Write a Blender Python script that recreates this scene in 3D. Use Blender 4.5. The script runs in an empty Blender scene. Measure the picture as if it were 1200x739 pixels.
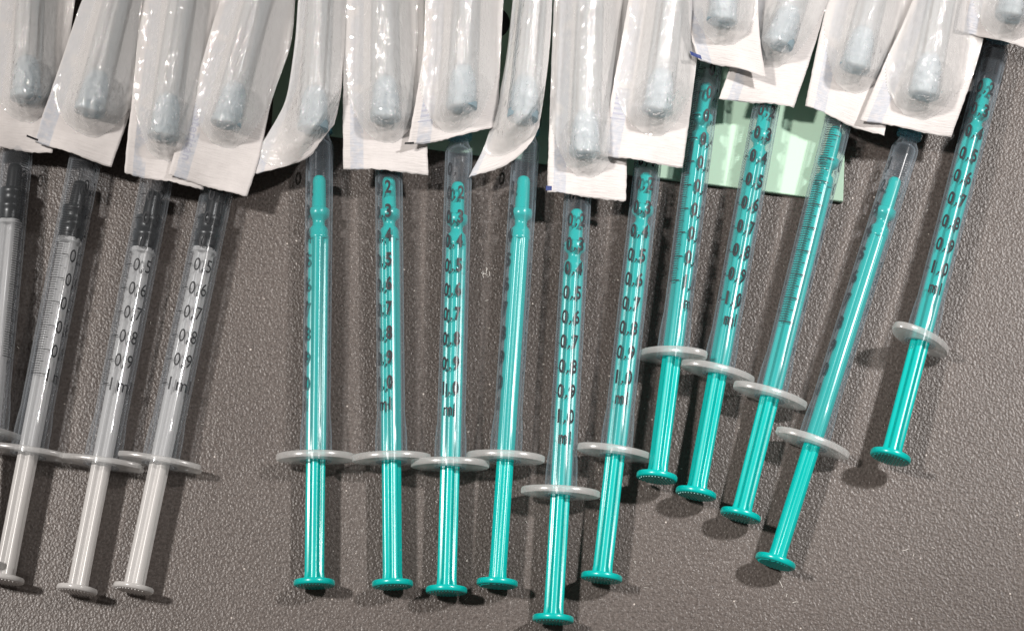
import bpy, bmesh, math, random
from mathutils import Vector, noise

random.seed(7)
sc = bpy.context.scene
C = sc.collection
MM = 0.001                      # the tables below are in millimetres, the scene in metres
R = math.radians

# ------------------------------------------------------------------ camera
cd = bpy.data.cameras.new('camera'); cam = bpy.data.objects.new('camera', cd); C.objects.link(cam)
cd.sensor_width = 36; cd.lens = 90.0; cd.clip_start = 0.02; cd.clip_end = 50
TILT = R(15.5)
cam.location = (0, -0.565 * math.sin(TILT), 0.565 * math.cos(TILT))
cam.rotation_euler = (TILT, 0, 0)
sc.camera = cam

# ------------------------------------------------------------------ room light
w = bpy.data.worlds.new('World'); sc.world = w; w.use_nodes = True
bg = w.node_tree.nodes['Background']; bg.inputs[0].default_value = (1.0, 0.90, 0.82, 1); bg.inputs[1].default_value = 0.12

def aim(o, target):
    o.rotation_euler = (Vector(target) - o.location).to_track_quat('-Z', 'Y').to_euler()

ld = bpy.data.lights.new('ceiling_lamp', 'AREA'); ld.shape = 'DISK'; ld.size = 0.13; ld.energy = 23; ld.color = (1.0, 0.94, 0.89)
lamp = bpy.data.objects.new('ceiling_lamp', ld); C.objects.link(lamp); lamp.location = (-0.82, 0.22, 1.30); aim(lamp, (0, 0, 0))

sd = bpy.data.lights.new('spot_lamp', 'SPOT'); sd.energy = 126; sd.color = (1.0, 0.955, 0.925); sd.shadow_soft_size = 0.06
sd.spot_size = R(9.4); sd.spot_blend = 0.75
spot = bpy.data.objects.new('spot_lamp', sd); C.objects.link(spot); spot.location = (0.86, 0.46, 1.32); aim(spot, (0.052, 0.004, 0))

sc.view_settings.view_transform = 'Standard'; sc.view_settings.look = 'None'
sc.view_settings.exposure = 0; sc.view_settings.gamma = 1; sc.view_settings.use_curve_mapping = False
sc.cycles.transparent_max_bounces = 64
sc.cycles.max_bounces = 10
sc.cycles.use_denoising = True
sc.cycles.denoising_prefilter = 'NONE'      # keeps the fine grain of the table and the film creases
sc.cycles.caustics_reflective = False; sc.cycles.caustics_refractive = False

# ------------------------------------------------------------------ materials
def mat(name):
    m = bpy.data.materials.new(name); m.use_nodes = True
    nt = m.node_tree; nt.nodes.clear()
    out = nt.nodes.new('ShaderNodeOutputMaterial')
    return m, nt, out
def N(nt, kind, **kw):
    n = nt.nodes.new(kind)
    for k, v in kw.items():
        if k.startswith('i_'):
            key = k[2:]
            key = int(key) if key.isdigit() else key.replace('_', ' ')
            n.inputs[key].default_value = v
        else: setattr(n, k, v)
    return n
def L(nt, a, b): nt.links.new(a, b)
def rgb(*c): return (c[0], c[1], c[2], 1)

def plastic(name, col, rough=0.3, spec=0.5, bump=0.0, scale=900, sss=0.0):
    m, nt, out = mat(name)
    p = N(nt, 'ShaderNodeBsdfPrincipled', i_Roughness=rough)
    p.inputs['Base Color'].default_value = rgb(*col); p.inputs['Specular IOR Level'].default_value = spec
    tc = N(nt, 'ShaderNodeTexCoord')
    nz = N(nt, 'ShaderNodeTexNoise', i_Scale=scale * .2, i_Detail=4.0)
    L(nt, tc.outputs['Object'], nz.inputs['Vector'])
    mr = N(nt, 'ShaderNodeMapRange'); mr.inputs['To Min'].default_value = rough * .75; mr.inputs['To Max'].default_value = rough * 1.3
    L(nt, nz.outputs['Fac'], mr.inputs['Value']); L(nt, mr.outputs[0], p.inputs['Roughness'])
    if bump:
        n2 = N(nt, 'ShaderNodeTexNoise', i_Scale=scale, i_Detail=3.0); L(nt, tc.outputs['Object'], n2.inputs['Vector'])
        b = N(nt, 'ShaderNodeBump', i_Strength=bump, i_Distance=0.00012); L(nt, n2.outputs['Fac'], b.inputs['Height']); L(nt, b.outputs[0], p.inputs['Normal'])
    L(nt, p.outputs[0], out.inputs[0])
    return m

def clear(name, tint, veil, veil_face, veil_edge, rough=0.08, gloss=1.0, bump=0.0, bscale=400, power=3.0, stretch=None, bdist=0.0003, crinkle=False, trans=.3, base=.035):
    """clear plastic wall: sees straight through, milky towards its edges, glossy on top"""
    m, nt, out = mat(name)
    tr = N(nt, 'ShaderNodeBsdfTransparent'); tr.inputs[0].default_value = rgb(*tint)
    df = N(nt, 'ShaderNodeBsdfDiffuse'); df.inputs[0].default_value = rgb(*veil)
    tl = N(nt, 'ShaderNodeBsdfTranslucent'); tl.inputs[0].default_value = rgb(*veil)
    mx = N(nt, 'ShaderNodeMixShader', i_0=trans); L(nt, df.outputs[0], mx.inputs[1]); L(nt, tl.outputs[0], mx.inputs[2])
    lw = N(nt, 'ShaderNodeLayerWeight', i_Blend=0.5)
    pw = N(nt, 'ShaderNodeMath', operation='POWER'); pw.inputs[1].default_value = power; L(nt, lw.outputs['Facing'], pw.inputs[0])
    mr = N(nt, 'ShaderNodeMapRange'); mr.inputs['To Min'].default_value = veil_face; mr.inputs['To Max'].default_value = veil_edge
    L(nt, pw.outputs[0], mr.inputs['Value'])
    m2 = N(nt, 'ShaderNodeMixShader'); L(nt, mr.outputs[0], m2.inputs[0]); L(nt, tr.outputs[0], m2.inputs[1]); L(nt, mx.outputs[0], m2.inputs[2])
    gl = N(nt, 'ShaderNodeBsdfGlossy'); gl.inputs['Roughness'].default_value = rough; gl.inputs[0].default_value = (gloss, gloss, gloss, 1)
    fr = N(nt, 'ShaderNodeLayerWeight', i_Blend=0.5)                     # Schlick, the same from both sides of a wall
    p5 = N(nt, 'ShaderNodeMath', operation='POWER'); p5.inputs[1].default_value = 5.0; L(nt, fr.outputs['Facing'], p5.inputs[0])
    ra = N(nt, 'ShaderNodeMapRange'); ra.inputs['To Min'].default_value = base; ra.inputs['To Max'].default_value = .8; L(nt, p5.outputs[0], ra.inputs['Value'])
    m3 = N(nt, 'ShaderNodeMixShader'); L(nt, ra.outputs[0], m3.inputs[0]); L(nt, m2.outputs[0], m3.inputs[1]); L(nt, gl.outputs[0], m3.inputs[2])
    if bump:
        tc = N(nt, 'ShaderNodeTexCoord'); mp = N(nt, 'ShaderNodeMapping'); mp.inputs['Scale'].default_value = stretch or (1, 1, 1)
        L(nt, tc.outputs['Object'], mp.inputs[0])
        n2 = N(nt, 'ShaderNodeTexNoise', i_Scale=bscale, i_Detail=3.0); L(nt, mp.outputs[0], n2.inputs['Vector'])
        b = N(nt, 'ShaderNodeBump', i_Strength=bump, i_Distance=bdist); 
        if crinkle:                                                       # sharp creases where the film is drawn tight round the hub
            rg = N(nt, 'ShaderNodeMath', operation='SUBTRACT'); L(nt, n2.outputs['Fac'], rg.inputs[0]); rg.inputs[1].default_value = .5
            ab = N(nt, 'ShaderNodeMath', operation='ABSOLUTE'); L(nt, rg.outputs[0], ab.inputs[0])
            at = N(nt, 'ShaderNodeAttribute', attribute_name='crinkle')
            mu = N(nt, 'ShaderNodeMath', operation='MULTIPLY'); L(nt, ab.outputs[0], mu.inputs[0]); L(nt, at.outputs['Fac'], mu.inputs[1])
            L(nt, mu.outputs[0], b.inputs['Height'])
        else: L(nt, n2.outputs['Fac'], b.inputs['Height'])
        for q in (gl, fr): L(nt, b.outputs[0], q.inputs['Normal'])
    L(nt, m3.outputs[0], out.inputs[0])
    return m

def table_material():
    m, nt, out = mat('dark_grained_plastic')
    p = N(nt, 'ShaderNodeBsdfPrincipled'); tc = N(nt, 'ShaderNodeTexCoord')
    big = N(nt, 'ShaderNodeTexNoise', i_Scale=22.0, i_Detail=3.0); L(nt, tc.outputs['Object'], big.inputs['Vector'])
    spk = N(nt, 'ShaderNodeTexNoise', i_Scale=1500.0, i_Detail=2.0, i_Roughness=.6); L(nt, tc.outputs['Object'], spk.inputs['Vector'])  # fine colour mottling stands in for light and shade on the grain
    cr = N(nt, 'ShaderNodeValToRGB'); cr.color_ramp.elements[0].position = .33; cr.color_ramp.elements[1].position = .68
    cr.color_ramp.elements[0].color = rgb(.054, .044, .039); cr.color_ramp.elements[1].color = rgb(.136, .116, .106)
    mixf = N(nt, 'ShaderNodeMix'); mixf.data_type = 'FLOAT'; mixf.inputs[0].default_value = .75
    L(nt, big.outputs['Fac'], mixf.inputs[2]); L(nt, spk.outputs['Fac'], mixf.inputs[3]); L(nt, mixf.outputs[0], cr.inputs[0])
    glint_flecks = N(nt, 'ShaderNodeTexVoronoi', i_Scale=420.0); glint_flecks.feature = 'F1'; L(nt, tc.outputs['Object'], glint_flecks.inputs['Vector'])   # sparse pale flecks, glints of the grain painted into the colour
    dr = N(nt, 'ShaderNodeMapRange'); dr.inputs['From Min'].default_value = .10; dr.inputs['From Max'].default_value = .05; L(nt, glint_flecks.outputs['Distance'], dr.inputs['Value'])
    dl = N(nt, 'ShaderNodeSeparateXYZ'); L(nt, glint_flecks.outputs['Color'], dl.inputs[0])
    dt_ = N(nt, 'ShaderNodeMath', operation='GREATER_THAN'); dt_.inputs[1].default_value = .80; L(nt, dl.outputs[0], dt_.inputs[0])
    dm = N(nt, 'ShaderNodeMath', operation='MULTIPLY'); L(nt, dr.outputs[0], dm.inputs[0]); L(nt, dt_.outputs[0], dm.inputs[1])
    dmix = N(nt, 'ShaderNodeMix'); dmix.data_type = 'RGBA'; dmix.inputs[7].default_value = rgb(.55, .50, .46); L(nt, dm.outputs[0], dmix.inputs[0]); L(nt, cr.outputs[0], dmix.inputs[6])
    L(nt, dmix.outputs[2], p.inputs['Base Color'])
    p.inputs['Roughness'].default_value = .34; p.inputs['Specular IOR Level'].default_value = .45
    vo = N(nt, 'ShaderNodeTexVoronoi', i_Scale=1900.0); vo.feature = 'SMOOTH_F1'
    wz = N(nt, 'ShaderNodeTexNoise', i_Scale=2400.0, i_Detail=2.0, i_Roughness=.6)
    ws = N(nt, 'ShaderNodeVectorMath', operation='ADD')
    wn = N(nt, 'ShaderNodeTexNoise', i_Scale=500.0); L(nt, tc.outputs['Object'], wn.inputs['Vector'])
    sc_ = N(nt, 'ShaderNodeVectorMath', operation='SCALE'); sc_.inputs['Scale'].default_value = .0004; L(nt, wn.outputs['Color'], sc_.inputs[0])
    L(nt, tc.outputs['Object'], ws.inputs[0]); L(nt, sc_.outputs[0], ws.inputs[1])
    L(nt, ws.outputs[0], vo.inputs['Vector']); L(nt, ws.outputs[0], wz.inputs['Vector'])
    ad = N(nt, 'ShaderNodeMath', operation='ADD'); L(nt, vo.outputs['Distance'], ad.inputs[0]); L(nt, wz.outputs['Fac'], ad.inputs[1])
    b = N(nt, 'ShaderNodeBump', i_Strength=.6, i_Distance=.00015); L(nt, ad.outputs[0], b.inputs['Height']); L(nt, b.outputs[0], p.inputs['Normal'])
    L(nt, p.outputs[0], out.inputs[0])
    return m

def paper_material():
    m, nt, out = mat('medical_paper')
    tc = N(nt, 'ShaderNodeTexCoord'); uv = N(nt, 'ShaderNodeSeparateXYZ'); L(nt, tc.outputs['UV'], uv.inputs[0])   # u, v in mm across and along the pouch
    base = N(nt, 'ShaderNodeRGB'); base.outputs[0].default_value = rgb(.69, .66, .65)
    pr = N(nt, 'ShaderNodeRGB'); pr.outputs[0].default_value = rgb(.46, .50, .57)
    def step(sock, e0, e1):
        r = N(nt, 'ShaderNodeMapRange'); r.interpolation_type = 'SMOOTHSTEP'; r.inputs['From Min'].default_value = e0; r.inputs['From Max'].default_value = e1; L(nt, sock, r.inputs['Value']); return r.outputs[0]
    def mul(a, b_):
        k = N(nt, 'ShaderNodeMath', operation='MULTIPLY'); L(nt, a, k.inputs[0])
        if isinstance(b_, float): k.inputs[1].default_value = b_
        else: L(nt, b_, k.inputs[1])
        return k.outputs[0]
    band = mul(step(uv.outputs['X'], -7.6, -7.3), step(uv.outputs['X'], -4.5, -4.8))
    nz = N(nt, 'ShaderNodeTexNoise', i_Scale=.16, i_Detail=1.0); L(nt, tc.outputs['UV'], nz.inputs['Vector'])
    fine = N(nt, 'ShaderNodeTexNoise', i_Scale=.9, i_Detail=4.0); L(nt, tc.outputs['UV'], fine.inputs['Vector'])
    band = mul(mul(band, step(nz.outputs['Fac'],   .30, .42)), step(fine.outputs['Fac'], .1, .65))
    band = mul(band, .75)
    mx = N(nt, 'ShaderNodeMix'); mx.data_type = 'RGBA'; L(nt, band, mx.inputs[0]); L(nt, base.outputs[0], mx.inputs[6]); L(nt, pr.outputs[0], mx.inputs[7])
    mott = N(nt, 'ShaderNodeTexNoise', i_Scale=.5, i_Detail=5.0); L(nt, tc.outputs['UV'], mott.inputs['Vector'])
    mo = N(nt, 'ShaderNodeMapRange'); mo.inputs['To Min'].default_value = .88; mo.inputs['To Max'].default_value = 1.08; L(nt, mott.outputs['Fac'], mo.inputs['Value'])
    ml = N(nt, 'ShaderNodeVectorMath', operation='SCALE'); L(nt, mx.outputs[2], ml.inputs[0]); L(nt, mo.outputs[0], ml.inputs['Scale'])
    df = N(nt, 'ShaderNodeBsdfPrincipled', i_Roughness=.6); df.inputs['Specular IOR Level'].default_value = .25
    L(nt, ml.outputs[0], df.inputs['Base Color'])
    tl = N(nt, 'ShaderNodeBsdfTranslucent'); L(nt, ml.outputs[0], tl.inputs[0])
    mm_ = N(nt, 'ShaderNodeMixShader', i_0=.12); L(nt, df.outputs[0], mm_.inputs[1]); L(nt, tl.outputs[0], mm_.inputs[2])
    # crimped crosswise ridges of the sealed end, fibres elsewhere
    wv = N(nt, 'ShaderNodeTexNoise', i_Scale=1.0, i_Detail=5.0); mp = N(nt, 'ShaderNodeMapping'); mp.inputs['Scale'].default_value = (.35, 2.4, 1)
    L(nt, tc.outputs['UV'], mp.inputs[0]); L(nt, mp.outputs[0], wv.inputs['Vector'])
    b = N(nt, 'ShaderNodeBump', i_Strength=.6, i_Distance=.0003); L(nt, wv.outputs['Fac'], b.inputs['Height'])
    for q in (df, tl): L(nt, b.outputs[0], q.inputs['Normal'])
    L(nt, mm_.outputs[0], out.inputs[0])
    return m

M = dict(
    table=table_material(), paper=paper_material(),
    teal=plastic('teal_plastic', (.0, .41, .378), .24, .5, .08),
    barrel=clear('clear_barrel_plastic', (.955, .965, .975), (.70, .80, .90), .028, .60, rough=.16, gloss=.25, power=2.6),
    barrel_clear=clear('clear_barrel_plastic_tall', (.95, .96, .97), (.74, .81, .88), .022, .50, rough=.08, gloss=.7, power=2.8),
    frosted=clear('frosted_flange_plastic', (.90, .91, .91), (.96, .95, .94), .30, .56, rough=.22, trans=.2),
    natural=clear('milky_plunger_plastic', (.8, .8, .8), (.88, .87, .86), .60, .86, rough=.22, trans=.15),
    rubber=plastic('black_rubber', (.004, .0045, .005), .30, .5),
    ink=plastic('black_print', (.012, .012, .014), .5, .3),
    blue_ink=plastic('dark_blue_print', (.01, .03, .16), .5, .3),
    grey_ink=plastic('pale_grey_print', (.40, .41, .48), .6, .3),
    film=clear('clear_pouch_film', (.985, .983, .98), (.95, .945, .94), .33, .46, rough=.05, bump=1.0, bscale=400, power=2.0, stretch=(1, .7, 1), bdist=.0030, base=.085, crinkle=True, trans=0.0),
    sheath=clear('needle_cap_plastic', (.95, .97, .98), (.90, .92, .93), .02, .10, rough=.4, gloss=.2, trans=.1),
    hub=clear('pale_blue_hub_plastic', (.92, .96, .98), (.62, .80, .90), .36, .5, rough=.35, gloss=.3, trans=.15),
    hubend=clear('teal_grey_hub_rim', (.88, .93, .95), (.42, .58, .66), .38, .5, rough=.35, gloss=.3, trans=.15),
    cyan=clear('cyan_hub_plastic', (.72, .90, .95), (.22, .55, .68), .35, .6, rough=.25, trans=.15),
    mint=plastic('mint_green_card', (.48, .67, .53), .7, .2, .05, 300),
    lint=plastic('white_lint', (.75, .72, .68), .6, .3),
    steel=plastic('steel_needle', (.5, .5, .5), .25, 1.0),
)

# ------------------------------------------------------------------ mesh helpers (all lengths in mm)
def mesh(name, verts, faces, material, smooth=True, uvs=None):
    me = bpy.data.meshes.new(name)
    me.from_pydata([(a * MM, b * MM, c * MM) for a, b, c in verts], [], faces)
    if uvs:
        ul = me.uv_layers.new(name='uv')
        for lp in me.loops: ul.data[lp.index].uv = uvs[lp.vertex_index]
    me.materials.append(material)
    if smooth:
        me.polygons.foreach_set('use_smooth', [True] * len(me.polygons))
    me.update()
    return me
def obj(name, me, parent=None, loc=(0, 0, 0), rot=(0, 0, 0)):
    o = bpy.data.objects.new(name, me); C.objects.link(o)
    o.location = [c * MM for c in loc]; o.rotation_euler = rot
    if parent: o.parent = parent
    return o
def root(name, label, cat, loc, rot=(0, 0, 0), group=None):
    o = bpy.data.objects.new(name, None); C.objects.link(o); o.empty_display_size = .005
    o.location = [c * MM for c in loc]; o.rotation_euler = rot
    o['label'] = label; o['category'] = cat
    if group: o['group'] = group
    return o
def sharp(me, deg=35):
    bm = bmesh.new(); bm.from_mesh(me)
    bmesh.ops.recalc_face_normals(bm, faces=bm.faces)
    for e in bm.edges:
        if len(e.link_faces) == 2 and e.calc_face_angle(0) > R(deg): e.smooth = False
    bm.to_mesh(me); bm.free()
    return me

def lathe(profile, n=40, closed=False):
    """profile [(r, y)] turned about the y axis; closed joins the last ring to the first"""
    v, f = [], []
    for r, y in profile:
        for k in range(n):
            a = 2 * math.pi * k / n
            v.append((r * math.sin(a), y, r * math.cos(a)))
    m = len(profile)
    for i in range(m if closed else m - 1):
        j = (i + 1) % m
        for k in range(n):
            k2 = (k + 1) % n
            f.append((i * n + k, i * n + k2, j * n + k2, j * n + k))
    if not closed:
        f.append(tuple(range(n))); f.append(tuple((m - 1) * n + k for k in reversed(range(n))))
    return v, f
def lathe_mesh(name, prof, m, n=40, closed=False, deg=35):
    v, f = lathe(prof, n, closed)
    return sharp(mesh(name, v, f, m), deg)

def extrude_y(sections):
    """sections [(y, [(x, z)...])] skinned together and capped"""
    v, f = [], []; n = len(sections[0][1])
    for y, s in sections:
        v += [(x, y, z) for x, z in s]
    for i in range(len(sections) - 1):
        for k in range(n):
            k2 = (k + 1) % n
            f.append((i * n + k, i * n + k2, (i + 1) * n + k2, (i + 1) * n + k))
    f.append(tuple(range(n))); f.append(tuple((len(sections) - 1) * n + k for k in reversed(range(n))))
    return v, f
def join(*parts):
    v, f = [], []
    for pv, pf in parts:
        o = len(v); v += pv; f += [tuple(i + o for i in q) for q in pf]
    return v, f

def ribbed(r, groove, arm, n=72, turn=0.0):
    """four-armed plunger rod section with rounded grooves"""
    s = []
    for k in range(n):
        a = 2 * math.pi * k / n + turn
        c = abs(((a - turn) / (math.pi / 2) + .5) % 1 - .5) * 2      # 0 on an arm, 1 mid-groove
        t = min(1, max(0, (c - arm) / (1 - arm)))
        t = t * t * (3 - 2 * t)
        rr = r - (r - groove) * t
        s.append((rr * math.sin(a), rr * math.cos(a)))
    return s

# ------------------------------------------------------------------ lettering
_fc = {}
def glyphs(txt, bold=0.0):
    key = (txt, bold)
    if key in _fc: return _fc[key]
    cu = bpy.data.curves.new('lettering', 'FONT'); cu.body = txt; cu.size = 1; cu.resolution_u = 3; cu.space_character = 1.14; cu.offset = bold
    o = bpy.data.objects.new('lettering', cu); C.objects.link(o)
    dg = bpy.context.evaluated_depsgraph_get(); dg.update()
    me = o.evaluated_get(dg).to_mesh()
    bm = bmesh.new(); bm.from_mesh(me); o.evaluated_get(dg).to_mesh_clear()
    xs = [q.co.x for q in bm.verts]; x0, x1 = min(xs), max(xs)
    k = x0
    while k < x1:                                                     # cut into narrow strips so that it bends round the barrel
        k += .18
        bmesh.ops.bisect_plane(bm, geom=bm.verts[:] + bm.edges[:] + bm.faces[:], plane_co=(k, 0, 0), plane_no=(1, 0, 0))
    bm.verts.ensure_lookup_table(); bm.verts.index_update()
    v = [(q.co.x, q.co.y) for q in bm.verts]; f = [tuple(q.index for q in p.verts) for p in bm.faces]
    bm.free()
    C.objects.unlink(o); bpy.data.objects.remove(o); bpy.data.curves.remove(cu)
    _fc[key] = (v, f)
    return _fc[key]
def place_text(txt, cx, cy, width=None, height=None, bold=0.0, turn=0):
    v, f = glyphs(txt, bold)
    x0, x1 = min(p[0] for p in v), max(p[0] for p in v); y1 = glyph_top
    sx = width / (x1 - x0) if width else height / y1
    sy = height / y1 if height else sx
    out = []
    for x, y in v:
        a, b = (x - (x0 + x1) / 2) * sx, (y - y1 / 2) * sy
        if turn == 90: a, b = -b, a
        if turn == -90: a, b = b, -a
        out.append((cx + a, cy + b))
    return out, f
glyph_top = max(p[1] for p in glyphs('0')[0])
def bar(x0, x1, y, th, strips=3):
    v, f = [], []
    for k in range(strips + 1):
        x = x0 + (x1 - x0) * k / strips
        v += [(x, y - th / 2), (x, y + th / 2)]
        if k: f.append((2 * k - 2, 2 * k, 2 * k + 1, 2 * k - 1))
    return v, f
def wrap(parts, r):
    v, f = join(*parts)
    return [(r * math.sin(s / r), t, r * math.cos(s / r)) for s, t in v], f

# ------------------------------------------------------------------ the table
def make_table():
    v = [(x, y, 0) for y in (-220, 260) for x in (-320, 320)]
    v += [(x, y, -18) for x, y, _ in v]
    f = [(0, 1, 3, 2), (4, 6, 7, 5), (0, 4, 5, 1), (1, 5, 7, 3), (3, 7, 6, 2), (2, 6, 4, 0)]
    o = obj('table_top', mesh('table_top', v, f, M['table'], False)); o['kind'] = 'structure'
    o['label'] = 'dark brown grey grained plastic table top under the syringes'
make_table()

# ------------------------------------------------------------------ mint card
def make_card():
    pts = [(-54.1, 43.5), (73.8, 26.0), (80.4, 123.4), (-50.7, 123.4)]
    t = root('card', 'mint green card lying flat under the needle pouches and syringe tips', 'card', (pts[0][0], pts[0][1], 0))
    ox, oy = pts[0]
    bm = bmesh.new()
    vs = [bm.verts.new(((x - ox) * MM, (y - oy) * MM, 0)) for x, y in pts]
    f = bm.faces.new(vs); bm.normal_update()
    if f.normal.z < 0: f.normal_flip()
    e = bmesh.ops.extrude_face_region(bm, geom=[f]); bmesh.ops.translate(bm, verts=[q for q in e['geom'] if isinstance(q, bmesh.types.BMVert)], vec=(0, 0, 1.3 * MM))
    bmesh.ops.recalc_face_normals(bm, faces=bm.faces)
    bmesh.ops.bevel(bm, geom=bm.edges[:], offset=.12 * MM, segments=2, affect='EDGES')
    me = bpy.data.meshes.new('sheet'); bm.to_mesh(me); bm.free(); me.materials.append(M['mint'])
    obj('sheet', me, t)
    dx, dy = (-4.5, 68.6)
    v = [(4 * math.cos(a * math.pi / 24), 4 * math.sin(a * math.pi / 24), 0) for a in range(48)]
    obj('printed_dot', mesh('printed_dot', v, [tuple(range(48))], M['ink'], False), t, (dx - ox, dy - oy, 1.312))
make_card()

# ------------------------------------------------------------------ syringes
RT, RC = 3.04, 3.60                     # barrel radii: teal-plunger kind, clear kind
UNIT = 5.54                             # mm of barrel per 0,1 ml
def barrel_mesh(r, ri, top):
    p = [(ri + .15, -.05), (r + .35, -.05), (r + .42, 1.0), (r + .38, 5.5), (r + .22, 8.2), (r, 10.2), (r, top - 1.2), (r - .12, top - .4), (r - .6, top + .5),
         (2.15, top + 1.1), (2.02, top + 1.9), (1.95, top + 4.5), (1.2, top + 4.5), (1.1, top + .6), (ri - .3, top - .2), (ri, top - .8), (ri, 4.0)]
    return lathe_mesh('barrel', p, M['barrel'], 48, True, 50)

def flange_mesh(name, hw, hd, r0, th, cut, m):
    n = 64; outline = []
    for k in range(n):
        a = 2 * math.pi * k / n
        if cut is None:
            x = hw * math.cos(a); z = hd * math.copysign(abs(math.sin(a)) ** 1.15, math.sin(a))
        else:
            x = max(-hw, min(hw, hw * 1.12 * math.cos(a))); z = hd * math.copysign(abs(math.sin(a)) ** .95, math.sin(a))
        outline.append((x, z))
    hole = [(r0 * math.cos(2 * math.pi * k / n), r0 * math.sin(2 * math.pi * k / n)) for k in range(n)]
    def ring(inset, y):
        return [(x * (1 - inset / hw), y, z * (1 - inset / hd)) for x, z in outline]
    rings = [[(x, 0, z) for x, z in hole], ring(.35, 0), ring(.1, .12), ring(0, .4), ring(0, th - .4), ring(.1, th - .12), ring(.35, th), [(x, th, z) for x, z in hole]]
    v = [p for q in rings for p in q]; f = []
    for i in range(len(rings)):
        j = (i + 1) % len(rings)
        for k in range(n):
            k2 = (k + 1) % n; f.append((i * n + k, i * n + k2, j * n + k2, j * n + k))
    return sharp(mesh(name, v, f, m), 40)

TOP = 72.5
def teal_print(shift=.1):
    parts = []
    for k in range(1, 11):
        y = TOP - UNIT * k
        parts.append(bar(-6.4, -2.75, y, .26, 8))
        for ch, dx, wd in (('1' if k == 10 else '0', -1.42, .55 if k == 10 else 1.42), (str(k % 10), 1.42, .6 if k == 1 else 1.42)):
            parts.append(place_text(ch, shift + dx, y, wd, 2.85, .034))
        parts.append(([(shift + a, y - 1.35 + b) for a, b in ((-.22, .42), (.24, .42), (.2, .0), (-.16, -.55), (-.36, -.5), (-.12, .0))], [(0, 1, 2, 5), (5, 2, 3, 4)]))
    for k in range(3, 101):
        if k % 10: parts.append(bar(-6.4, -3.6 if k % 5 == 0 else -4.25, TOP - UNIT * k / 10, .17, 5))
    parts.append(place_text('ml', shift + .2, TOP - UNIT * 10.85, 2.8, 2.8, .015))
    parts.append(place_text('B|BRAUN', 9.4, 38.5, None, 2.0, .01, -90))
    parts.append(place_text('Injekt-F', 9.4, 24.0, None, 2.0, .01, -90))
    v, f = wrap(parts, 2.80)                    # set in the wall, under the outer skin
    return mesh('scale_print', v, f, M['ink'], False)
def clear_print():
    parts = []; u = 5.45; top = 72.1
    for k in range(1, 11):
        y = top - u * k
        parts.append(bar(-5.6, -2.0, y, .20, 8))
        parts.append(place_text('1ml' if k == 10 else '0,%d' % k, .45 if k < 10 else 1.1, y, 4.1 if k < 10 else 5.4, 2.9, .004))
    for k in range(1, 100):
        if k % 10: parts.append(bar(-5.6, -2.9 if k % 5 == 0 else -3.5, top - u * k / 10, .15, 5))
    v, f = wrap(parts, 3.34)
    return mesh('scale_print', v, f, M['ink'], False)

def teal_plunger():
    v1, f1 = lathe([(.35, 64.6), (.95, 64.45), (1.3, 64.0), (1.45, 63.3), (1.62, 57.2), (1.75, 57.0), (2.32, 56.7), (2.42, 56.2), (2.42, 55.4), (2.2, 54.9), (1.45, 54.3), (1.32, 53.6), (1.45, 52.9),
                    (2.0, 52.3), (2.15, 51.6), (2.15, 50.7), (2.25, 50.5), (2.25, 49.9), (2.05, 49.7)], 40)
    a = [(y, ribbed(r, g, .30)) for y, r, g in ((49.9, 2.24, 1.9), (48.5, 2.24, 1.6), (20, 2.22, 1.55), (4, 2.2, 1.5), (-1, 2.1, 1.42), (-10, 2.1, 1.42), (-24, 2.1, 1.4), (-25.9, 2.25, 1.9))]
    v2, f2 = extrude_y(a)
    return sharp(mesh('plunger', *join((v1, f1), (v2, f2)), M['teal']), 50)
def thumb_mesh(m, r, y0, th):
    v, f = lathe([(r - .8, y0), (r - .15, y0 - .05), (r, y0 - .3), (r, y0 - th + .35), (r - .2, y0 - th + .08), (r - .5, y0 - th), (.1, y0 - th)], 56)
    parts = [(v, f)]
    for k in range(-5, 6):                                               # fine gripping ridges on the outer face
        x = k * .68; h = math.sqrt(max(0, (r - .75) ** 2 - x * x))
        parts.append(extrude_y([(y0 - th - .14, [(x - .08, -h), (x + .08, -h), (x + .08, h), (x - .08, h)]), (y0 - th + .05, [(x - .2, -h), (x + .2, -h), (x + .2, h), (x - .2, h)])]))
    return sharp(mesh('thumb_rest', *join(*parts), m), 40)
def clear_plunger():
    a = [(y, ribbed(r, g, .34, turn=R(45))) for y, r, g in ((49.3, 2.7, 2.3), (48.4, 2.75, 2.5), (48.0, 2.3, 1.55), (20, 2.3, 1.5), (-15, 2.25, 1.45), (-26.6, 2.3, 1.8))]
    v, f = extrude_y(a)
    return sharp(mesh('plunger', v, f, M['natural']), 50)
def stopper_mesh():
    p = [(.3, 62.8), (1.2, 62.7), (1.5, 62.3), (1.6, 61.5), (1.75, 57.0), (2.9, 56.7), (3.02, 56.2), (3.02, 55.6), (2.75, 55.2), (2.6, 54.5), (2.6, 53.8), (2.8, 53.3),
         (3.02, 52.9), (3.02, 52.2), (2.75, 51.8), (2.65, 50.9), (2.65, 49.4), (2.3, 49.3)]
    return lathe_mesh('rubber_stopper', p, M['rubber'], 44)

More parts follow.
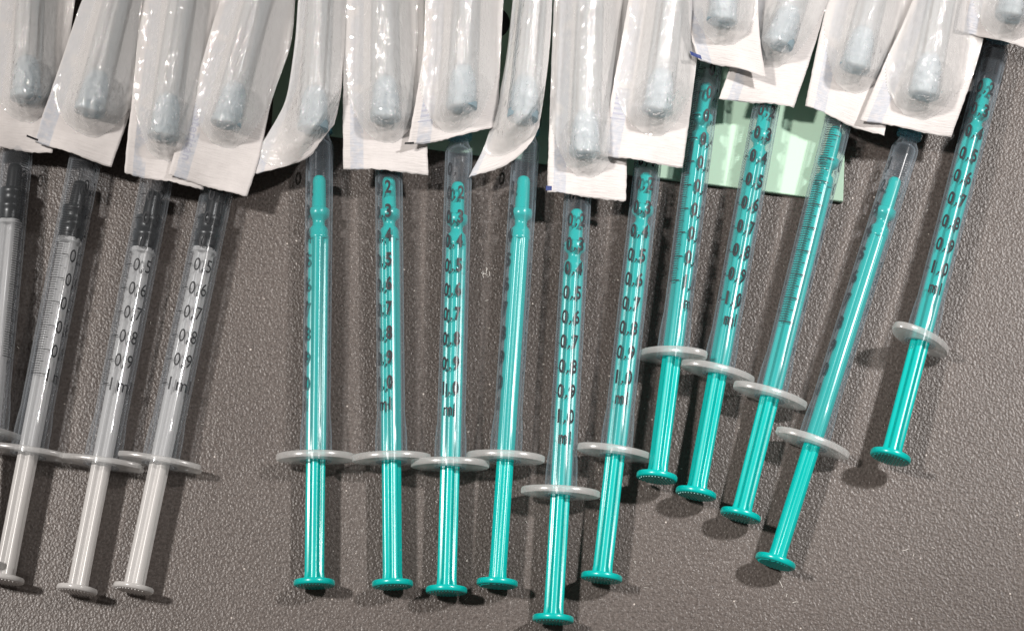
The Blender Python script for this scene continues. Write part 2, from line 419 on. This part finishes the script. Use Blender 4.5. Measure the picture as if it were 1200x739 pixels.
ME = dict(
    barrel=barrel_mesh(RT, 2.46, TOP), barrel_clear=barrel_mesh(RC, 3.04, 72.1),
    flange=flange_mesh('finger_flange', 8.5, 4.8, 2.6, 1.6, None, M['frosted']),
    flange_clear=flange_mesh('finger_flange', 9.0, 4.6, 3.2, 1.3, 1, M['frosted']),
    print=teal_print(), print_far=teal_print(2.6), print_clear=clear_print(),
    plunger=teal_plunger(), thumb=thumb_mesh(M['teal'], 4.4, -25.8, 1.35),
    plunger_clear=clear_plunger(), thumb_clear=thumb_mesh(M['natural'], 4.35, -26.5, 1.2),
    stopper=stopper_mesh(),
    hub=lathe_mesh('needle_hub', [(2.7, 74.6), (2.85, 74.7), (2.85, 75.8), (2.45, 76.2), (2.3, 82), (1.6, 84.5), (.9, 85.5)], M['cyan'], 32),
    cap=lathe_mesh('needle_cap', [(2.55, 76.6), (3.0, 76.6), (3.0, 83), (2.7, 86), (2.3, 108), (1.8, 109.6), (.4, 110), (.4, 109.4), (1.9, 108), (2.3, 86), (2.55, 83)], M['sheath'], 32, True),
)
ME['barrel_clear'].materials[0] = M['barrel_clear']

SYRINGES = [  # kind, flange x, y, z (mm), heading, pitch (degrees), roll of the print, roll of the flange
    ('clear', -112.33, -29.20, 7.55, -1.70, -2.73, 128, 50),
    ('clear', -104.33, -32.58, 4.70, -7.83, -0.47, 52, 5),
    ('clear', -88.45, -34.91, 4.67, -8.33, -0.45, 12, -3),
    ('clear', -75.91, -34.72, 4.68, -9.53, -0.46, 8, 4),
    ('teal', -42.26, -33.86, 4.86, 0.46, 0.19, -89, 3),
    ('teal', -25.97, -34.05, 4.86, 1.22, 0.19, -33, 2),
    ('teal', -13.35, -35.37, 4.86, -1.22, 0.27, -14, -3),
    ('teal', -1.46, -33.89, 4.87, -3.65, 0.26, -88, -4),
    ('teal', 10.35, -41.54, 4.85, -3.57, 0.20, -2, 0),
    ('teal', 22.22, -32.86, 5.14, -6.85, 0.13, -8, 14),
    ('teal', 34.72, -11.48, 6.25, -7.95, -0.59, 43, -34),
    ('teal', 44.60, -15.03, 5.22, -11.21, 0.14, 4, 16),
    ('teal', 55.79, -20.15, 5.07, -15.03, 0.18, 78, 12),
    ('teal', 64.59, -30.70, 5.00, -18.72, -0.48, -88, 10),
    ('teal', 88.57, -8.15, 6.89, -16.43, -2.12, -5, 44),
]
S_LABELS = [
    'clear syringe cut off by the left picture edge, fine marks on its right side',
    'clear black-stopper syringe with digits cut to 0, at its edge, beside the cut-off one',
    'clear black-stopper syringe between two other full clear ones, scale reading 0,5 to 1ml',
    'clear black-stopper syringe with readable 0,5 to 1ml, beside the widest bare stretch of table',
    'teal-plunger syringe nearest the clear ones, single digits showing along its left edge',
    'teal-plunger syringe under the square pouch end, digits hugging its left side',
    'teal-plunger syringe whose tip meets the torn pouch point, digits centred',
    'teal-plunger syringe with digits hidden at its edge, directly left of the lowest-reaching one',
    'teal-plunger syringe reaching lowest of all, digits 0,1 to 1,0 centred',
    'teal-plunger syringe just right of the lowest-reaching one, digits centred, tip under grey-boxed pouch',
    'teal-plunger syringe with long black tick marks and tilted flange, crossing the mint card',
    'teal-plunger syringe crossing the middle of the bare mint card, digits 0,2 to 1,0',
    'teal-plunger syringe over the mint card corner, showing fine ticks and no digits',
    'teal-plunger syringe with its bare stepped tip seen below a pouch, beside the card corner',
    'teal-plunger syringe lying apart at the far right, flange turned on edge',
]
for (kind, x, y, z, head, pitch, roll, froll), lab in zip(SYRINGES, S_LABELS):
    teal = kind == 'teal'
    t = root('syringe', lab, 'syringe', (x, y, z), (R(pitch), 0, R(head)), 'syringes with teal plungers fanned on the table' if teal else 'clear syringes with black stoppers')
    s = '' if teal else '_clear'
    obj('barrel', ME['barrel' + s], t)
    obj('finger_flange', ME['flange' + s], t, rot=(0, R(froll), 0))
    obj('scale_print', ME['print' + (s or ('_far' if roll == 78 else ''))], t, rot=(0, R(roll), 0))
    pl = obj('plunger', ME['plunger' + s], t, rot=(0, R(random.choice((0, 45, 20, -18)) if teal else random.uniform(-8, 8)), 0))
    obj('thumb_rest', ME['thumb' + s], pl)
    if teal:
        h = obj('needle_hub', ME['hub'], t); obj('needle_cap', ME['cap'], t)
    else:
        obj('rubber_stopper', ME['stopper'], t)

# ------------------------------------------------------------------ peel pouches with capped needles
POUCHES = [  # left edge, right edge (from the torn end up), points along the torn end, heights of the two edges, needle hub end, a point up its axis
    ([(-119.3, 36.7), (-116.2, 58.5), (-115.9, 70.7), (-115.3, 94.6), (-114.7, 119.0)],
     [(-101.7, 35.0), (-99.7, 52.8), (-98.2, 71.2), (-96.4, 94.9), (-94.5, 119.2)],
     [], 9.7, 8.7, (-107.4, 46.1), (-107.5, 69.6)),
    ([(-105.4, 37.0), (-101.0, 52.0), (-97.2, 66.8), (-96.2, 69.9), (-88.9, 92.0), (-81.5, 114.6)],
     [(-88.5, 31.7), (-84.2, 44.7), (-82.3, 60.5), (-81.2, 70.7), (-78.6, 94.4), (-75.9, 118.5)],
     [(-96.4, 33.9)], 11.7, 9.7, (-93.0, 42.2), (-87.8, 69.0)),
    ([(-85.1, 29.4), (-84.0, 47.6), (-83.0, 69.9), (-81.9, 93.7), (-80.8, 117.9)],
     [(-67.9, 26.1), (-65.9, 48.1), (-64.3, 70.5), (-62.6, 94.3), (-60.8, 118.5)],
     [], 11.7, 10.3, (-76.5, 36.5), (-73.3, 68.8)),
    ([(-75.4, 28.7), (-70.0, 49.8), (-66.5, 64.2), (-64.9, 69.5), (-58.4, 92.0), (-51.7, 114.9)],
     [(-58.3, 24.6), (-55.9, 32.6), (-54.5, 41.6), (-53.7, 46.6), (-51.2, 54.5), (-49.1, 61.2), (-48.7, 71.1), (-47.9, 95.0), (-47.0, 119.4)],
     [], 12.7, 8.9, (-62.9, 39.5), (-56.4, 68.9)),
    ([(-58.4, 29.6), (-56.2, 35.6), (-52.6, 42.0), (-50.1, 47.0), (-49.1, 55.1), (-48.3, 62.5), (-48.0, 71.1), (-46.9, 95.0), (-45.8, 119.4)],
     [(-39.3, 41.3), (-37.9, 48.2), (-37.3, 58.3), (-37.1, 70.6), (-36.8, 94.5), (-36.5, 118.9)],
     [(-50.9, 31.1), (-44.9, 33.8), (-42.1, 38.0)], 8.9, 10.1, (-43.9, 39.0), (-42.8, 69.5)),
    ([(-37.2, 31.0), (-37.5, 50.0), (-37.5, 70.3), (-37.4, 94.2), (-37.4, 118.6)],
     [(-18.5, 30.0), (-19.2, 50.4), (-19.7, 70.8), (-20.4, 94.8), (-21.1, 119.2)],
     [], 10.7, 9.5, (-27.8, 41.0), (-28.3, 69.2)),
    ([(-22.9, 35.6), (-20.9, 47.6), (-19.5, 57.2), (-19.4, 69.4), (-19.3, 93.2), (-19.1, 117.5)],
     [(-3.2, 41.2), (-2.7, 54.5), (-1.9, 70.9), (-0.8, 94.8), (0.3, 119.2)],
     [(-13.2, 37.6)], 12.9, 9.4, (-11.1, 43.4), (-10.1, 68.8)),
    ([(-9.6, 29.7), (-5.3, 38.2), (-1.5, 54.3), (0.2, 71.7), (2.5, 95.6), (5.0, 120.1)],
     [(5.9, 40.1), (7.2, 48.1), (8.6, 60.3), (9.0, 70.5), (10.0, 94.4), (11.0, 118.8)],
     [(-2.8, 31.7), (1.9, 34.4), (4.5, 37.1)], 7.3, 10.3, (2.3, 41.3), (4.8, 69.8)),
    ([(7.7, 25.3), (8.5, 48.0), (9.4, 70.4), (10.3, 94.3), (11.2, 118.7)],
     [(25.0, 23.5), (26.0, 48.5), (27.0, 70.9), (28.1, 94.8), (29.3, 119.3)],
     [(16.9, 24.5)], 10.5, 9.3, (15.9, 32.9), (17.5, 69.3)),
    ([(19.3, 33.3), (22.7, 50.5), (26.1, 69.8), (30.3, 93.2), (34.6, 117.2)],
     [(37.6, 31.0), (40.1, 47.8), (42.8, 70.2), (45.7, 93.9), (48.6, 118.1)],
     [], 12.1, 11.1, (31.8, 42.2), (35.3, 68.6)),
    ([(41.2, 55.1), (39.4, 61.2), (39.1, 68.9), (38.4, 92.6), (37.7, 116.9)],
     [(56.2, 50.7), (54.8, 58.5), (54.6, 68.7), (54.4, 92.4), (54.1, 116.6)],
     [(49.1, 53.0)], 14.1, 14.7, (46.3, 62.2), (47.7, 75.6)),
    ([(45.8, 46.7), (49.7, 57.8), (51.9, 70.1), (56.2, 93.6), (60.5, 117.7)],
     [(62.6, 45.4), (67.7, 59.8), (71.0, 71.1), (77.6, 94.2), (84.4, 117.8)],
     [(55.0, 46.6)], 11.3, 8.9, (58.9, 58.4), (62.8, 69.2)),
    ([(65.1, 45.8), (68.1, 59.6), (70.9, 70.9), (76.8, 94.2), (82.8, 118.0)],
     [(82.1, 38.2), (85.8, 54.1), (90.3, 70.4), (96.6, 93.6), (103.1, 117.3)],
     [(73.8, 41.6)], 9.3, 10.5, (75.7, 52.9), (80.3, 69.3)),
    ([(76.9, 41.7), (82.9, 55.4), (87.0, 63.5), (89.6, 69.7), (98.7, 91.8), (108.1, 114.3)],
     [(97.2, 38.5), (103.7, 55.6), (106.5, 66.2), (107.4, 70.3), (113.0, 93.7), (118.6, 117.7)],
     [(86.7, 39.6)], 12.3, 10.7, (90.5, 46.0), (95.4, 68.6)),
    ([(98.8, 62.5), (100.4, 69.3), (106.5, 92.4), (112.6, 116.1)],
     [(117.0, 57.5), (119.7, 69.8), (125.3, 93.1), (130.9, 117.0)],
     [(107.3, 60.5)], 13.3, 12.1, (110.3, 63.9), (112.1, 72.2)),
]
P_LABELS = [
    'white peel pouch cut off by the left picture edge, over the cut-off clear syringe',
    'white peel pouch slanting over the second clear syringe, black printed mark at its corner',
    'white peel pouch partly under the printed one, over the third clear syringe',
    'white peel pouch with a grey printed word down its side, over the last clear syringe',
    'white peel pouch with a diagonally cut end, over the first teal syringe',
    'white peel pouch with a straight square end hanging over the second teal syringe',
    'white peel pouch with a short slanting end overlapping the square-ended one, beside the black dot',
    'white peel pouch torn to a sharp frayed point, beside the black printed dot',
    'white peel pouch hanging lowest, dark blue speck at its bottom corner',
    'white peel pouch with a grey printed box, overlapping the lowest-hanging pouch',
    'white peel pouch slanting over the tip of the tick-marked syringe, blue printed corner',
    'white peel pouch ending over the bare mint card and its middle syringe',
    'white peel pouch over the mint card corner, ragged end touching the stepped-tip syringe',
    'wide white peel pouch with a broad rounded window over the stepped-tip syringe',
    'white peel pouch cut off by the upper right corner, over the syringe lying apart',
]
N_LABELS = [
    'capped blue needle in the pouch at the left picture edge',
    'capped blue needle in the slanting pouch with the black corner mark',
    'capped blue needle in the pouch half under the printed one',
    'capped blue needle in the pouch with the grey printed word',
    'capped blue needle in the diagonally cut pouch',
    'capped blue needle in the square-ended pouch over the second teal syringe',
    'capped blue needle in the short-ended pouch beside the black dot',
    'capped blue needle in the pouch torn to a sharp point',
    'capped blue needle in the lowest-hanging pouch',
    'capped blue needle in the pouch with the grey printed box',
    'capped blue needle in the pouch with the blue printed corner',
    'capped blue needle in the pouch on the bare mint card',
    'capped blue needle in the ragged-ended pouch at the card corner',
    'capped blue needle in the wide round-windowed pouch',
    'capped blue needle in the pouch at the upper right corner',
]
HUBS = dict(
    rim=lathe_mesh('hub_rim', [(2.5, 0), (3.35, 0), (3.45, .25), (3.4, 1.8), (3.15, 2.05), (2.5, 2.05)], M['hubend'], 36, True),
    hub=lathe_mesh('hub', [(2.3, 1.0), (3.1, 2.1), (3.1, 4.5), (2.75, 7.5), (1.9, 9.6), (.5, 10.4)], M['hub'], 36),
    sheath=lathe_mesh('sheath', [(3.3, 1.7), (3.6, 1.7), (3.6, 3), (3.4, 9), (3.0, 40), (2.5, 42), (.4, 42.6), (.4, 42), (2.4, 41.4), (2.75, 40), (3.15, 9)], M['sheath'], 36, True),
    tube=lathe_mesh('needle_tube', [(.3, 11), (.3, 36), (.05, 37)], M['steel'], 10),
)
def poly(pl):
    d = [0]
    for a, b in zip(pl, pl[1:]): d.append(d[-1] + math.dist(a, b))
    def at(dist):
        for i in range(len(pl) - 1):
            if dist <= d[i + 1] or i == len(pl) - 2:
                k = (dist - d[i]) / (d[i + 1] - d[i])
                return (pl[i][0] + (pl[i + 1][0] - pl[i][0]) * k, pl[i][1] + (pl[i + 1][1] - pl[i][1]) * k)
    return at, d[-1]
def smooth_poly(pl, it=2):
    for _ in range(it):                                                   # corner cutting, ends kept
        q = [pl[0]]
        for a, b in zip(pl, pl[1:]):
            q += [(a[0] * .75 + b[0] * .25, a[1] * .75 + b[1] * .25), (a[0] * .25 + b[0] * .75, a[1] * .25 + b[1] * .75)]
        q.append(pl[-1]); pl = q
    return pl
sstep = lambda x: (lambda t: t * t * (3 - 2 * t))(min(1, max(0, x)))

def make_pouch(i, left, right, bottom, zl, zr, hub, axis):
    fl, ll = poly(smooth_poly(left)); fr, lr = poly(smooth_poly(right))
    bot = [left[0]] + list(bottom) + [right[0]]
    fb, lb = poly(smooth_poly(bot, 1) if bottom else bot)
    length = (ll + lr) / 2; width = math.dist(fl(ll * .4), fr(lr * .4))
    ax = (axis[0] - hub[0], axis[1] - hub[1]); al = math.hypot(*ax); ax = (ax[0] / al, ax[1] / al)
    seed = i * 17.3
    def plan(s, t):                                                       # s 0..1 across, t mm along
        a, b = fl(t * ll / length), fr(t * lr / length)
        x, y = a[0] + (b[0] - a[0]) * s, a[1] + (b[1] - a[1]) * s
        q = fb(s * lb); k = math.exp(-t / 7.0)
        dx, dy = q[0] - (left[0][0] + (right[0][0] - left[0][0]) * s), q[1] - (left[0][1] + (right[0][1] - left[0][1]) * s)
        return x + dx * k, y + dy * k
    def s_axis(t):                                                        # where the needle crosses row t
        lo, hi = plan(0, t), plan(1, t)
        f = lambda p: (p[0] - hub[0]) * ax[1] - (p[1] - hub[1]) * ax[0]
        a, b = f(lo), f(hi)
        return min(.8, max(.2, a / (a - b)))
    def height(s, t):
        x, y = plan(s, t)
        n1 = noise.noise((x / 11 + seed, y / 18, seed)); n2 = noise.noise((x / 4 + seed, y / 6, seed + 5))
        edge = abs(s - .5) * 2
        return zl + (zr - zl) * s + .45 * n1 + .16 * n2 - .9 * math.exp(-t / 7) + .8 * math.exp(-t / 4) * math.sin(s * 7 + seed) + .5 * (edge ** 3) * n1
    # hub position along the pouch
    th = min((math.dist(plan(s_axis(k * .25), k * .25), hub), k * .25) for k in range(int(length / .25)))[1]
    ox, oy = left[0]
    label = P_LABELS[i]
    t0 = root('needle_pouch', label, 'needle pouch', (ox, oy, 0), (0, 0, 0), 'peel pouches over the syringe tips')
    # paper backing
    ns = 30; rows = []; t = 0
    while t < length: rows.append(t); t += .45 if t < 12 else 1.5
    rows.append(length)
    v, uv, f = [], [], []
    for r_, t in enumerate(rows):
        for k in range(ns + 1):
            s = k / ns; x, y = plan(s, t)
            if r_ == 0:
                y += .22 * noise.noise((x * 1.3, seed, 0)) + .16 * noise.noise((x * 4, seed, 3))
            if k in (0, ns): x += .10 * noise.noise((seed, t * .8, k))
            v.append((x - ox, y - oy, height(s, t))); uv.append(((s - .5) * width, t + seed * 3))
    for r_ in range(len(rows) - 1):
        for k in range(ns):
            a = r_ * (ns + 1) + k; f.append((a, a + 1, a + ns + 2, a + ns + 1))
    me = mesh('backing_paper', v, f, M['paper'], True, uv)
    pap = obj('backing_paper', me, t0)
    md = pap.modifiers.new('thickness', 'SOLIDIFY'); md.thickness = .09 * MM; md.offset = -1
    # clear film domed over the needle
    nf = 60; dt = .38; frows = int(min(length - .5, th + 66) / dt)
    def bound(s, sa):
        d = (s - sa) * width
        side = 9.0 * max(.5, (sa if d < 0 else 1 - sa) * 2)
        return th - 4.2 + 13.0 * min(1.15, abs(d) / side) ** 2.4 + .5 * noise.noise((d * .6 + seed, 0, 1))
    v, f, idx, crk = [], [], {}, []
    for r_ in range(frows):
        t = r_ * dt; sa = s_axis(t)
        for k in range(nf + 1):
            s = k / nf; bo = bound(s, sa)
            if t < bo - dt: continue
            tt = max(t, bo); d = (s - sa) * width; up = tt - bo
            endk = sstep(up / 3.7)
            dome = 7.25 * math.exp(-(abs(d) / 4.7) ** 2.8) * endk
            tent = 1.1 * (1 - min(1, abs(d) / 8.6)) * sstep(up / 9)
            x, y = plan(s, tt)
            hubk = math.exp(-((tt - th - 3) / 7) ** 2)
            cr = 1 - abs(noise.noise((x * .55 + seed, y * .42, 2.2))) * 2
            cr2 = 1 - abs(noise.noise((x * 1.3 + seed, y * .9, 7.2))) * 2
            fold = noise.noise((d * .8 + seed, tt / 26, 4.4))
            wr = (.22 * cr + .16 * cr2) * hubk * endk + .35 * fold * sstep(up / 6) * (1 - (abs(d) / 10) ** 2) + .1 * cr * sstep(up / 4)
            z = height(s, tt) + .09 + max(0, dome + tent * (1 - endk * .3) + wr * min(1, dome * .5 + .35))
            idx[r_, k] = len(v); v.append((x - ox, y - oy, z)); crk.append(.30 + 1.0 * hubk * math.exp(-(abs(d) / 4.6) ** 2))
    for r_ in range(frows - 1):
        for k in range(nf):
            q = [idx.get(c) for c in ((r_, k), (r_, k + 1), (r_ + 1, k + 1), (r_ + 1, k))]
            if None not in q: f.append(tuple(q))
    me = mesh('clear_film', v, f, M['film'])
    me.attributes.new('crinkle', 'FLOAT', 'POINT').data.foreach_set('value', crk)
    obj('clear_film', me, t0)
    # flat print on the paper: points given across (mm from the middle) and along (mm from the torn end)
    def conform(parts, lift=.05):
        pv, pf = join(*parts)
        out = []
        for a, b in pv:
            s = a / width + .5; x, y = plan(s, b); out.append((x - ox, y - oy, height(s, b) + lift))
        return out, pf
    if i == 3:
        obj('printed_word', mesh('printed_word', *conform([place_text('Sterican', -5.9, 9.6, None, 2.0, .01, -90)]), M['grey_ink'], False), t0)
    if i in (9, 6):
        a, b = -6.3, (12.5 if i == 9 else 8.5)
        fr_ = [bar(a - 1.5, a + 1.5, b + 3.6, .25), bar(a - 1.5, a + 1.5, b - 3.6, .25)]
        for q in range(5): fr_.append(bar(a - 1.1, a + 1.1, b - 2.4 + q * 1.2, .45))
        obj('printed_box', mesh('printed_box', *conform(fr_), M['grey_ink'], False), t0)
    marks = {8: (-8.4, .9, 1.3, 'blue_ink'), 10: (-8.3, .8, 2.6, 'blue_ink'), 1: (-8.2, .6, 2.2, 'ink'), 6: (-8.8, .3, 1.8, 'ink')}
    if i in marks:
        a, b, wd, ink = marks[i]
        obj('printed_mark', mesh('printed_mark', *conform([bar(a - wd / 2, a + wd / 2, b, 1.0 if ink == 'blue_ink' else .45)]), M[ink], False), t0)
    # the needle inside
    sa = s_axis(th); hz = height(sa, th) + 3.5
    hz2 = height(s_axis(th + 30), th + 30) + 3.2
    nd = root('capped_needle', N_LABELS[i], 'needle', (hub[0], hub[1], hz), (math.atan2(hz2 - hz, 30), 0, math.atan2(-ax[0], ax[1])), 'capped needles sealed in the pouches')
    h = obj('hub', HUBS['hub'], nd); obj('hub_rim', HUBS['rim'], h)
    obj('sheath', HUBS['sheath'], nd); obj('needle_tube', HUBS['tube'], nd)
for i, p in enumerate(POUCHES): make_pouch(i, *p)

# ------------------------------------------------------------------ lint and crumbs on the table
def make_lint():
    v, f = [], []
    def fibre(x, y, l, a, wd):
        o = len(v); bend = random.uniform(-.5, .5)
        for k in range(4):
            aa = a + bend * k / 3; px, py = x + l * k / 3 * math.cos(aa), y + l * k / 3 * math.sin(aa)
            for q in range(3):
                an = aa + math.pi / 2
                c = (q - 1) * wd
                v.append((px + c * math.cos(an), py + c * math.sin(an), .12 + (wd if q == 1 else 0)))
        for k in range(3):
            for q in range(2):
                b = o + k * 3 + q; f.append((b, b + 1, b + 4, b + 3))
    for x, y in ((84, -52.5), (58, -60.5), (58.8, -62.5), (-5.7, 10), (-4.9, 9.0), (-6.3, 8.6), (60, -63.8)): fibre(x, y, random.uniform(.6, 1.8), random.uniform(0, 3), .07)
    for _ in range(90): fibre(random.uniform(-112, 112), random.uniform(-68, 20), random.uniform(.15, .8), random.uniform(0, 3.1), random.uniform(.03, .07))
    for _ in range(14): fibre(-5.6 + random.gauss(0, .9), 9.6 + random.gauss(0, .7), .25, random.uniform(0, 3), .08)
    o = obj('lint', mesh('lint', v, f, M['lint'], False)); o['kind'] = 'stuff'; o['label'] = 'white lint specks scattered on the dark table'
make_lint()
